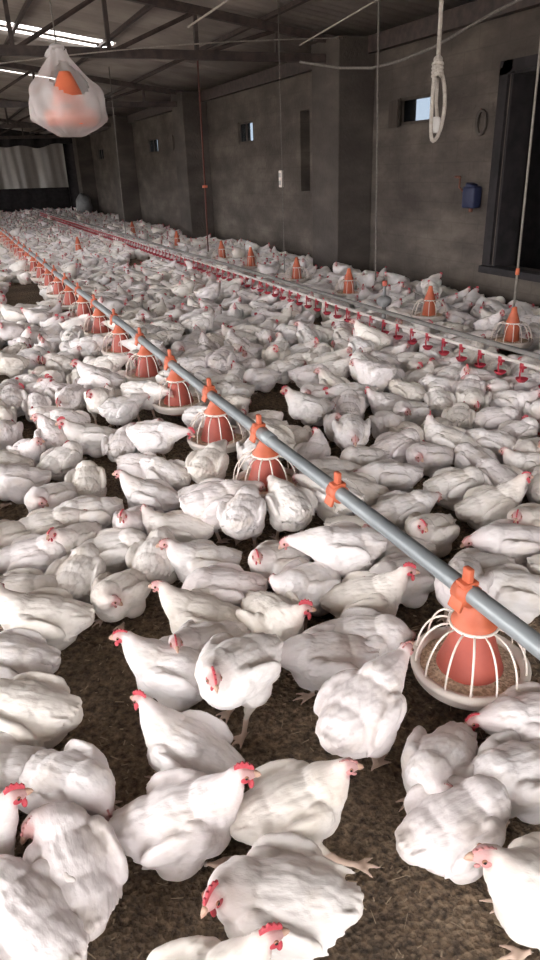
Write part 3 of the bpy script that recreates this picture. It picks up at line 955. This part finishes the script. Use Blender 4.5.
# rubber ring hanging on a nail
rr_ = empty('rubber_ring', (XR - .03, 6.36, 1.84)); tag(rr_, 'dark rubber ring hanging on the wall above the blue box', 'ring')
MB().tube([(0, .07 * math.cos(a * math.pi / 10), .11 * math.sin(a * math.pi / 10)) for a in range(20)], .018, 8, closed=True).build('hoop', M['pillar'], rr_)
MB().tube([(.03, 0, .115), (-.02, 0, .125)], .006, 6).build('nail', M['rust'], rr_)
# small switch plates
sw = empty('switch_plate', (XR - .01, 11.35, 1.30)); tag(sw, 'small pale double switch plate on the wall left of the slot', 'switch')
MB().box((0, 0, 0), (.03, .13, .26), (0, 0, 0), .01).build('plate', M['grill'], sw)
for s in (-1, 1): MB().box((-.02, 0, s * .06), (.02, .06, .07), (0, 0, 0), .006).build('button', M['white'], sw)
# pale bundle near the far corner
def lumpy(c, r, seed, name, material, label, cat):
    m = MB(); m.ell((0, 0, r[2]), r, (0, 0, 0), 28, 18)
    for v in m.bm.verts:
        v.co += v.co.normalized() * .05 * noise.noise(v.co * 7 + Vector((seed, 0, 0)))
        v.co.z = max(v.co.z, 0.0)
    o = m.build(name, material); o.location = c
    return tag(o, label, cat)
lumpy((4.75, 27.9 - .9, 0), (.28, .24, .42), 3, 'feed_sack', M['regulator'], 'greyish bundled sack standing by the last wall pillar', 'sack')

# ---------------------------------------------------------------- hanging bag with orange hoods inside
BY = 2.35
def bag():
    c = unproj(66, 92, y=BY); cx0, cz0 = c.x, c.z
    top = unproj(57, 50, y=BY)
    bag_o = empty('plastic_bag', (cx0, BY, cz0)); tag(bag_o, 'white plastic bag tied to the roof with orange parts inside', 'bag')
    H = .115
    bm = bmesh.new(); nz, na = 26, 56
    rings = []
    for j in range(nz + 1):
        t = j / nz                     # 0 bottom, 1 top
        z = -H + t * (H + top.z - cz0)
        w_ = .092 * (min(1, (t / .18)) ** .5 if t < .18 else 1) * (1 - .86 * smoothstep(.42, 1.0, t)) + .012
        if t == 0: w_ = .04
        offx = (top.x - cx0) * float(smoothstep(.4, 1, t))
        ring = []
        for k in range(na):
            a = 2 * math.pi * k / na
            rr = w_ * (1 + .05 * math.sin(a * 7 + t * 6) * (1 + t) + .08 * noise.noise(Vector((math.cos(a) * 2, math.sin(a) * 2, t * 4))))
            ring.append(bm.verts.new((offx + rr * math.cos(a) * 1.04, rr * math.sin(a) * 1.0, z + .01 * noise.noise(Vector((math.cos(a) * 3, math.sin(a) * 3, t * 5))))))
        rings.append(ring)
    for j in range(nz):
        for k in range(na):
            a = 2 * math.pi * (k + .5) / na; t = (j + .5) / nz
            # the mouth of the bag gapes towards the aisle
            ua = (a - 1.52 * math.pi) / .62; ut = (t - .66) / .20
            if ua * ua + ut * ut < 1: continue
            bm.faces.new((rings[j][k], rings[j][(k + 1) % na], rings[j + 1][(k + 1) % na], rings[j + 1][k]))
    bm.faces.new(rings[0][::-1])
    me = bpy.data.meshes.new('bag'); bm.to_mesh(me); bm.free(); me.materials.append(M['bag'])
    me.polygons.foreach_set('use_smooth', [True] * len(me.polygons))
    o = link_mesh('film', me, bag_o)
    kx = top.x - cx0; kz = top.z - cz0
    k_ = MB(); k_.ell((kx, 0, kz + .006), (.022, .02, .012)); k_.ell((kx - .02, 0, kz - .006), (.022, .012, .010), (0, R(-40), 0)); k_.build('knot', M['bag'], bag_o)
    MB().tube([(kx, 0, kz), (kx - .004, 0, roof_z(top.x) - cz0)], .0022, 6).build('string', M['dark_rope'], bag_o)
    # hoods inside
    h1 = empty('feeder_hood', (cx0 - .0, BY - .02, cz0 - .02)); tag(h1, 'orange cone seen through the mouth of the white bag', 'feeder part')
    MB().lathe([(.048, -.02), (.046, .0), (.038, .025), (.024, .055), (.016, .07), (0, .072)], 24).build('cone', M['orange'], h1)
    MB().box((-.015, -.046, -.022), (.035, .01, .012)).build('slot', M['tarp'], h1)
    h2 = empty('feeder_ring', (cx0 + .008, BY, cz0 - .070)); tag(h2, 'orange ring lying in the bottom of the white bag', 'feeder part')
    MB().lathe([(.066, -.020), (.074, -.018), (.079, .018), (.073, .022), (.066, .018), (.064, -.016), (.066, -.020)], 36).build('band', M['orange'], h2)
bag()

# yard outside the windows
tag(MB().box((22, 15, .6), (1.2, 60, 1.8), bev=.2).build('clipped_hedge', M['leafy'], None, False), 'green hedge outside the small wall windows', 'hedge', kind='structure')

# ---------------------------------------------------------------- the flock
IMG_TO_WORLD = -24.4        # the viewer looks 24.4 degrees right of the house's length
frng = random.Random(11)
placed = []                 # (x, y, radius)
birds = []                  # records for labels

def put(px, py, img_dir, pose, comb=0, label=None, scale=.93, mirror=False, parts=True):
    p = POSES[pose]
    g = unproj(px, py, z=.10 + p['lift'])
    return put_world(g.x, g.y, img_dir + IMG_TO_WORLD, pose, comb, label, scale, mirror, parts)

def put_world(x, y, deg, pose, comb=0, label=None, scale=.93, mirror=False, parts=True):
    t = make_bird(pose, comb, parts)
    t.location = (x, y, 0)
    t.rotation_euler = (0, 0, R(deg))
    t.scale = (scale, -scale if mirror else scale, scale)
    placed.append((x, y))
    birds.append(dict(o=t, x=x, y=y, deg=deg, pose=pose, label=label, comb=comb))
    return t

# foreground birds: body centre in the photograph, facing, pose, comb size, label
W = 'white broiler chicken '
HAND = [
 (283, 905, 176, 'ruffled', 2, W + 'with bright comb facing left, sprawled at the bottom middle', .98, 1),
 (195, 1010, 20, 'sit_up', 2, W + 'at the bottom edge, red comb just in front of the sprawled one', .93, 0),
 (180, 823, 6, 'sit_up', 2, W + 'sitting side-on facing right, red head touching its neighbour', .97, 0),
 (291, 809, 18, 'stretch', 0, W + 'with one pale leg stretched out, facing right, no red comb', .93, 0),
 (190, 752, 152, 'sit_up', 2, W + 'on open litter with red comb, head turned up left', .90, 0),
 (238, 668, 228, 'stand_turn', 2, W + 'standing on visible feet, red comb, centre of the picture', .95, 0),
 (176, 672, 176, 'sit_up', 1, W + 'facing left toward bare litter, just left of the standing one', .95, 0),
 (362, 712, 48, 'reach', 0, W + 'standing with neck stretched up to the nearest feeder pan', .97, 0),
 (442, 765, 232, 'tuck', 0, W + 'sitting below the nearest feeder pan with its head folded in', .88, 0),
 (455, 826, 25, 'droop', 0, W + 'resting with tail toward the bare litter, lower right', .92, 0),
 (557, 900, 180, 'sit_up', 0, W + 'cut by the lower right edge, pale head facing left', 1.0, 0),
 (520, 775, 200, 'droop', 0, W + 'with lowered pink face at right edge, above the pale-headed one', .90, 0),
 (536, 722, 190, 'sit_low', 1, W + 'at the right edge just under the nearest feeder rim, pink comb', .90, 1),
 (66, 786, 335, 'droop', 0, W + 'with drooping head facing right, left of the open litter', .92, 1),
 (74, 872, 118, 'tuck', 0, W + 'seen from behind, rump toward the litter, lower left', .95, 0),
 (30, 928, 140, 'sit_low', 0, W + 'filling the bottom left corner, tail toward the right', .98, 0),
 (-45, 868, 30, 'sit_up', 2, W + 'cut by the left edge with a vivid red comb, lower left', .95, 0),
 (28, 716, 168, 'sit_low', 0, W + 'facing left off the picture, pointed tail over dark litter', 1.0, 0),
 (-8, 775, 185, 'sit_low', 0, W + 'mostly outside the left edge, only its tail showing', .9, 0),
 (45, 622, 186, 'sit_turn', 2, W + 'with red comb at left edge, above the one with pointed tail', 1.0, 1),
 (12, 662, 175, 'tuck', 0, W + 'small part showing at left edge under the red-combed one', .92, 0),
 (120, 592, 245, 'tuck', 0, W + 'curled into a ball at the left rim of the open litter', .86, 0),
 (78, 578, 82, 'sit_low', 0, W + 'seen from behind, pressed left of the ball-shaped sleeper', .92, 0),
 (30, 560, 15, 'droop', 0, W + 'lying at left edge, three birds left of the round sleeper', .95, 0),
 (22, 597, 190, 'sit_low', 0, W + 'at left edge directly above the red-combed one', .95, 0),
 (112, 552, 10, 'droop', 0, W + 'lying across, directly behind the round sleeper', .92, 0),
 (178, 532, 186, 'sit_turn', 0, W + 'head turned to the camera, left of the pair at the pan', .90, 1),
 (137, 524, 262, 'sit_up', 1, W + 'facing the camera with a small pink comb, left of centre', .90, 0),
 (90, 515, 205, 'sit_low', 0, W + 'stretched low facing left behind the pink-combed one', .92, 0),
 (45, 530, 20, 'sit_low', 0, W + 'yellowish back near left edge, facing right', .92, 0),
 (10, 540, 230, 'tuck', 0, W + 'tucked at the left edge beside the yellowish-backed one', .92, 0),
 (87, 482, 100, 'droop', 0, W + 'round rump at the left end of the dark litter gap', .88, 0),
 (52, 500, 240, 'tuck', 0, W + 'tucked, left below the round rump by the dark gap', .92, 0),
 (18, 482, 200, 'sit_turn', 2, W + 'red comb at left edge, left of the tucked one', .95, 1),
 (140, 468, 325, 'sit_low', 1, W + 'pink face lowered right, at the right end of the dark gap', .90, 0),
 (152, 498, 170, 'sit_up', 0, W + 'with raised head facing left, below the pink-faced one', .90, 0),
 (204, 562, 198, 'sit_up', 0, W + 'sitting alone facing left, below the birds at the pan', .88, 0),
 (280, 563, 215, 'sit_turn', 1, W + 'pink face turned to the camera, sitting alone at centre', .90, 0),
 (225, 590, 185, 'droop', 0, W + 'lying flat with hidden head below the two lone sitters', .92, 0),
 (272, 620, 300, 'sit_turn', 2, W + 'facing the camera with red comb, behind the standing one', .95, 0),
 (203, 617, 172, 'sit_up', 0, W + 'with pale raised head facing left, behind the left pair', .90, 0),
 (208, 645, 215, 'sit_turn', 1, W + 'squeezed between the standing one and its left neighbour', .88, 0),
 (330, 660, 186, 'sit_low', 0, W + 'lying long and low right of the standing one', .95, 0),
 (362, 640, 352, 'droop', 0, W + 'lying left of the nearest feeder with its head by the grill', .92, 0),
 (364, 600, 355, 'sit_up', 2, W + 'with red comb facing right, above the nearest feeder left side', .92, 0),
 (405, 578, 200, 'sit_low', 0, W + 'directly under the grey tube, behind the near feeder cap', .90, 0),
 (358, 536, 325, 'sit_low', 0, W + 'under the grey tube by the empty clamp, wing toward camera', .92, 0),
 (214, 502, 24, 'peck', 0, W + 'standing left of the pair with head at the second pan', .92, 0),
 (243, 512, 78, 'peck', 0, W + 'standing rump to the camera, feeding at the second pan', .90, 0),
 (290, 505, 112, 'peck', 0, W + 'standing right of the pair, rear view, at the second pan', .92, 0),
 (208, 462, 70, 'peck', 0, W + 'feeding between the second and third pans, rear view', .88, 0),
 (312, 456, 60, 'sit_turn', 1, W + 'small pink comb, tight against the far side of the tube', .86, 0),
 (430, 458, 200, 'tuck', 0, W + 'curled round, beyond the empty clamp and bare strip', .90, 0),
 (392, 478, 185, 'sit_low', 0, W + 'long low back facing left, above the empty clamp', .92, 0),
 (455, 487, 10, 'droop', 0, W + 'lying flat facing right, below the curled round one', .92, 0),
 (402, 512, 20, 'sit_low', 0, W + 'yellow-white back just beyond the tube, facing right', .92, 0),
 (430, 532, 225, 'sit_turn', 1, W + 'face toward the tube, sitting just behind it', .90, 0),
 (490, 508, 12, 'sit_up', 1, W + 'pink head raised near right edge, second row past the tube', .95, 0),
 (512, 545, 186, 'sit_low', 0, W + 'facing left at right edge, above the nearest feeder', .95, 0),
 (480, 572, 200, 'tuck', 1, W + 'pink tucked face directly above the nearest feeder', .88, 0),
 (515, 592, 175, 'droop', 0, W + 'lying along the tube at the right edge', .92, 0),
 (372, 338, 165, 'stand_up', 0, W + 'standing tall with raised neck before the water regulator', .95, 0),
 (234, 405, 300, 'tuck', 0, W + 'sleeping alone beside bare litter, right of the tube', .86, 0),
 (222, 385, 340, 'droop', 0, W + 'lying behind the lone sleeper right of the tube', .88, 0),
 (283, 370, 20, 'sit_low', 0, W + 'at the top of the bare patch, middle of three sleepers', .88, 0),
 (300, 362, 330, 'tuck', 0, W + 'at the top of the bare patch, right of three sleepers', .88, 0),
 (262, 378, 200, 'droop', 0, W + 'at the top of the bare patch, left of three sleepers', .88, 0),
 (332, 372, 320, 'sit_turn', 2, W + 'bright comb facing the camera, right of the bare patch', .95, 0),
 (315, 410, 300, 'tuck', 0, W + 'head folded in, at the right rim of the bare patch', .90, 0),
 (341, 425, 240, 'sit_turn', 0, W + 'pale face to the camera, below the bright-combed one', .90, 0),
 (388, 424, 280, 'droop', 0, W + 'round back and dipped head, right of the bare patch', .90, 0),
]
for h_ in HAND:
    put(h_[0], h_[1], h_[2], h_[3], h_[4], h_[5], h_[6], bool(h_[7]))

# bare litter in the photograph, as outlines on the ground
BARE_PX = [
 [(75, 640), (92, 622), (165, 600), (180, 585), (165, 545), (190, 572), (165, 628), (116, 648), (118, 690), (135, 720), (130, 800), (110, 830), (100, 760), (60, 740)],
 [(95, 432), (122, 432), (122, 475), (108, 512), (98, 500), (98, 462)],
 [(246, 392), (270, 388), (305, 378), (312, 400), (305, 440), (290, 445), (262, 425)],
 [(120, 760), (250, 745), (300, 740), (380, 790), (405, 850), (470, 895), (490, 960), (100, 960), (110, 880)],
 [(250, 700), (310, 690), (300, 760), (250, 760)],
 [(300, 560), (322, 545), (338, 575), (330, 620), (312, 600)],
 [(0, 286), (52, 286), (46, 318), (0, 320)],
 [(250, 352), (370, 352), (330, 366), (250, 362)],
 [(400, 345), (440, 345), (430, 352), (400, 352)],
 [(300, 458), (330, 470), (320, 480), (300, 470)],
 [(128, 262), (160, 262), (150, 275), (120, 275)],
]
BARE = [[tuple(unproj(px, py, z=.0)[:2]) for px, py in poly] for poly in BARE_PX]
def inside(poly, x, y):
    c = False; j = len(poly) - 1
    for i in range(len(poly)):
        xi, yi = poly[i]; xj, yj = poly[j]
        if (yi > y) != (yj > y) and x < (xj - xi) * (y - yi) / (yj - yi) + xi: c = not c
        j = i
    return c

PILLARS = [(5.09, y) for y in TR]
cand = []
yv = .5
grid = {}
def near_ok(x, y, dmin):
    gx, gy = int(x // .3), int(y // .3)
    for i in range(gx - 1, gx + 2):
        for j in range(gy - 1, gy + 2):
            for (a, b) in grid.get((i, j), ()):
                if (a - x) ** 2 + (b - y) ** 2 < dmin * dmin: return False
    return True
def grid_add(x, y): grid.setdefault((int(x // .3), int(y // .3)), []).append((x, y))
for x, y in placed: grid_add(x, y)
spots = []
for tries in range(170000):
    # denser sampling close by, by depth
    y = .6 + 31.4 * frng.random() ** 1.25
    x = -3.6 + 8.75 * frng.random()
    q = proj(x, y, .1)
    if q is None or q[1] > 1400 or q[0] < -900: continue
    seen = -45 < q[0] < 585
    if -130 < q[0] < 670 and q[1] > 600: continue                  # the foreground is set bird by bird
    if not seen and (y < 1.2 or q[0] < -500 or y > 14): continue
    if x > 5.17: continue
    if any(inside(b, x, y) or inside(b, x, y - .06) for b in BARE): continue
    if any(abs(x - a) < .42 and abs(y - b) < .52 for a, b in PILLARS): continue
    if y > 31.6: continue
    if any((x - a) ** 2 + (y - b) ** 2 < .24 ** 2 or (x - a + .10) ** 2 + (y - b + .22) ** 2 < .20 ** 2 for a, b in FEED_POS + T_POS): continue
    if any((x - a + .17) ** 2 + (y - b + .10) ** 2 < .17 ** 2 for a, b in FEED_POS[:9]): continue
    d = .196 + .035 * noise.noise(Vector((x * .9, y * .9, 0)))
    if noise.noise(Vector((x * .8 + 40, y * .55, 2))) > .5 and y > 4: continue
    if not near_ok(x, y, d): continue
    grid_add(x, y); spots.append((x, y, q[2] if seen else q[2] + 1000))
spots.sort(key=lambda s: s[2])
n_ind = max(0, 300 - len(birds))
WP = [('sit_low', 20), ('tuck', 20), ('droop', 20), ('sit_up', 7), ('sit_turn', 15), ('ruffled', 7), ('stand_up', 2), ('stand_turn', 4), ('peck', 3)]
def pick():
    r = frng.random() * sum(w for _, w in WP)
    for n_, w in WP:
        r -= w
        if r < 0: return n_
    return 'tuck'
def heading(x, y):
    # birds close to a feeder turn to it
    for a, b in FEED_POS:
        if (a - x) ** 2 + (b - y) ** 2 < .40 ** 2:
            return math.degrees(math.atan2(b - y, a - x)) + frng.uniform(-25, 25), True
    return frng.uniform(0, 360), False
for (x, y, d) in spots[:n_ind]:
    hd, at_feed = heading(x, y)
    pose = frng.choice(['peck', 'sit_low', 'reach', 'peck']) if at_feed else pick()
    comb = frng.choices([0, 1, 2], [.5, .32, .18])[0]
    put_world(x, y, hd, pose, comb, None, frng.uniform(.84, .98), frng.random() < .5, parts=d < 7.5)

# ---- the rest of the flock, too many and too small to tell apart: one object
def flock_mesh():
    mats = [M['feather_far'], M['comb'], M['beak']]
    protos = []
    for n_, vx in [(n, v) for v in (.0145, .020) for n in ('sit_low', 'tuck', 'droop', 'sit_up', 'sit_turn', 'stand_turn')]:
        p = POSES[n_]
        me = remeshed(body_shapes(p, 10, 7, False), vx, 1, 'far')
        paint_zones(me, p)
        nv = len(me.vertices); co = np.empty(nv * 3); me.vertices.foreach_get('co', co); co = co.reshape(-1, 3)
        zo = np.empty(nv * 4, np.float32); me.attributes['zone'].data.foreach_get('color', zo); zo = zo.reshape(-1, 4)
        me.calc_loop_triangles()
        nt_ = len(me.loop_triangles); tri = np.empty(nt_ * 3, np.int32); me.loop_triangles.foreach_get('vertices', tri); tri = tri.reshape(-1, 3)
        mi = np.zeros(nt_, np.int32)
        # a simple comb and face wattles
        hm = head_matrix(p)
        mb = MB(); mb.ell((.003, 0, .020), (.020, .004, .012), (0, 0, 0), 6, 4, hm).ell((.016, 0, -.019), (.007, .008, .010), (0, 0, 0), 6, 4, hm)
        nb = len(mb.bm.verts)
        m2 = mb.mesh('c', None); m2.calc_loop_triangles()
        c2 = np.array([v.co[:] for v in m2.vertices]); t2 = np.array([t.vertices[:] for t in m2.loop_triangles]) + nv
        protos.append((np.vstack([co, c2]), np.vstack([tri, t2]), np.concatenate([mi, np.ones(len(t2), np.int32)]),
                       np.vstack([zo, np.zeros((len(c2), 4), np.float32)])))
        bpy.data.meshes.remove(me); bpy.data.meshes.remove(m2)
    V, T, MI, Z = [], [], [], []; off = 0
    for (x, y, d) in spots[n_ind:]:
        co, tri, mi, zo = protos[frng.choices(range(6), [24, 24, 22, 12, 13, 5])[0] + (6 if d > 11 else 0)]
        a, _ = heading(x, y); a = R(a); s = frng.uniform(.84, 1.0); mir = -1 if frng.random() < .5 else 1
        c = co.copy(); c[:, 1] *= mir; c *= s
        rot = np.array([[math.cos(a), -math.sin(a), 0], [math.sin(a), math.cos(a), 0], [0, 0, 1]])
        V.append(c @ rot.T + [x, y, 0]); T.append((tri if mir > 0 else tri[:, ::-1]) + off); MI.append(mi); Z.append(zo); off += len(c)
    V = np.vstack(V); T = np.vstack(T); MI = np.concatenate(MI); Z = np.vstack(Z)
    me = bpy.data.meshes.new('distant_flock')
    me.vertices.add(len(V)); me.vertices.foreach_set('co', V.astype(np.float32).ravel())
    me.loops.add(T.size); me.loops.foreach_set('vertex_index', T.astype(np.int32).ravel())
    me.polygons.add(len(T)); me.polygons.foreach_set('loop_start', np.arange(0, T.size, 3, dtype=np.int32))
    me.polygons.foreach_set('loop_total', np.full(len(T), 3, np.int32))
    me.update(calc_edges=True)
    for m in mats: me.materials.append(m)
    me.polygons.foreach_set('material_index', MI)
    me.polygons.foreach_set('use_smooth', [True] * len(T))
    at = me.attributes.new('zone', 'FLOAT_COLOR', 'POINT'); at.data.foreach_set('color', Z.astype(np.float32).ravel())
    print('FLOCK', len(spots) - n_ind, len(V), len(T))
    me.validate()
    return me
ff = M['feather'].copy(); ff.name = 'white_feathers_far'; M['feather_far'] = ff
_nt = ff.node_tree
_oi = [n for n in _nt.nodes if n.type == 'OBJECT_INFO'][0]
_ge = _nt.nodes.new('ShaderNodeNewGeometry')
for l in list(_nt.links):
    if l.from_node == _oi:
        s_ = l.to_socket; _nt.links.remove(l); _nt.links.new(_ge.outputs['Random Per Island'], s_)
fl = link_mesh('distant_chickens', flock_mesh())
tag(fl, 'packed mass of small white chickens covering the floor to the far end', 'chickens', kind='stuff')

# ---- labels for the birds placed by density: nearest landmark, side and rank
SIDE = {'l': 'left of', 'r': 'right of', 'f': 'in front of', 'b': 'behind'}
LM = []
for i, (x, y) in enumerate(FEED_POS[:9]):
    LM.append((proj(x, y, .12), 'the %s low red feeder' % ORD[i]))
for i, (x, y) in enumerate(T_POS[:4]):
    LM.append((proj(x, y, .12), 'the %s tall orange feeder' % ORD[i]))
LM.append((proj(TX, 2.02, .2), 'the empty tube clamp'))
LM.append((proj(DX, 4.92, .2), 'the water regulator'))
LM.append((proj(DX, 3.3, .1), 'the nearest drip cups'))
q_ = unproj(278, 415, z=0); LM.append((proj(q_.x, q_.y, 0), 'the bare litter patch'))
groups_ = {}
for b in birds:
    if b['label']: continue
    q = proj(b['x'], b['y'], .1)
    best = min(LM, key=lambda l: math.hypot((q[0] - l[0][0]) * 1.0, (q[1] - l[0][1]) * 1.6))
    dx, dy = q[0] - best[0][0], (q[1] - best[0][1]) * 1.6
    side = ('r' if dx > 0 else 'l') if abs(dx) > abs(dy) else ('f' if dy > 0 else 'b')
    groups_.setdefault((best[1], side), []).append((math.hypot(dx, dy), b))
for (lm, side), L_ in groups_.items():
    L_.sort(key=lambda t: t[0])
    for k, (_, b) in enumerate(L_):
        rel = (b['deg'] - IMG_TO_WORLD) % 360
        fc = 'facing right' if rel < 45 or rel >= 315 else 'facing away' if rel < 135 else 'facing left' if rel < 225 else 'facing the camera'
        st = 'standing' if POSES[b['pose']].get('stand') else 'sitting'
        b['label'] = '%s white chicken %s, %s out %s %s' % (st, fc, ORD[k], SIDE[side], lm)
for b in birds:
    tag(b['o'], b['label'], 'chicken', 'broiler chickens on the litter floor')

# ---------------------------------------------------------------- straw, shavings and droppings on the litter
def straw():
    bm = bmesh.new(); r_ = random.Random(5)
    for _ in range(5200):
        y = .45 + 4.2 * r_.random() ** 1.6; x = -.6 + 4.4 * r_.random()
        q = proj(x, y, 0)
        if q is None or not (-20 < q[0] < 560 and q[1] < 990): continue
        l = r_.choice((.008, .012, .016, .03)) * r_.uniform(.6, 1.3); w_ = r_.uniform(.0012, .004) if l < .03 else .0014
        a = r_.random() * 6.28; c = Vector((x, y, .005 + r_.random() * .004)); d = Vector((math.cos(a), math.sin(a), r_.uniform(-.2, .2))) * l / 2
        s = Vector((-math.sin(a), math.cos(a), 0)) * w_ / 2; h_ = Vector((0, 0, .0012))
        v = [bm.verts.new(c + p) for p in (d - s, d + s, -d + s, -d - s, d - s + h_, d + s + h_, -d + s + h_, -d - s + h_)]
        for f in ((4, 5, 6, 7), (0, 1, 5, 4), (1, 2, 6, 5), (2, 3, 7, 6), (3, 0, 4, 7)): bm.faces.new([v[i] for i in f])
    me = bpy.data.meshes.new('straw_bits'); bm.to_mesh(me); bm.free(); me.materials.append(M['straw']); return me
M['straw'] = mat('straw_bits', (0.22, 0.165, 0.11), .9, (0.55, 0.44, 0.30), 3.5)
tag(link_mesh('straw_bits', straw()), 'scattered straw and shavings on the dark litter', 'straw', kind='stuff')
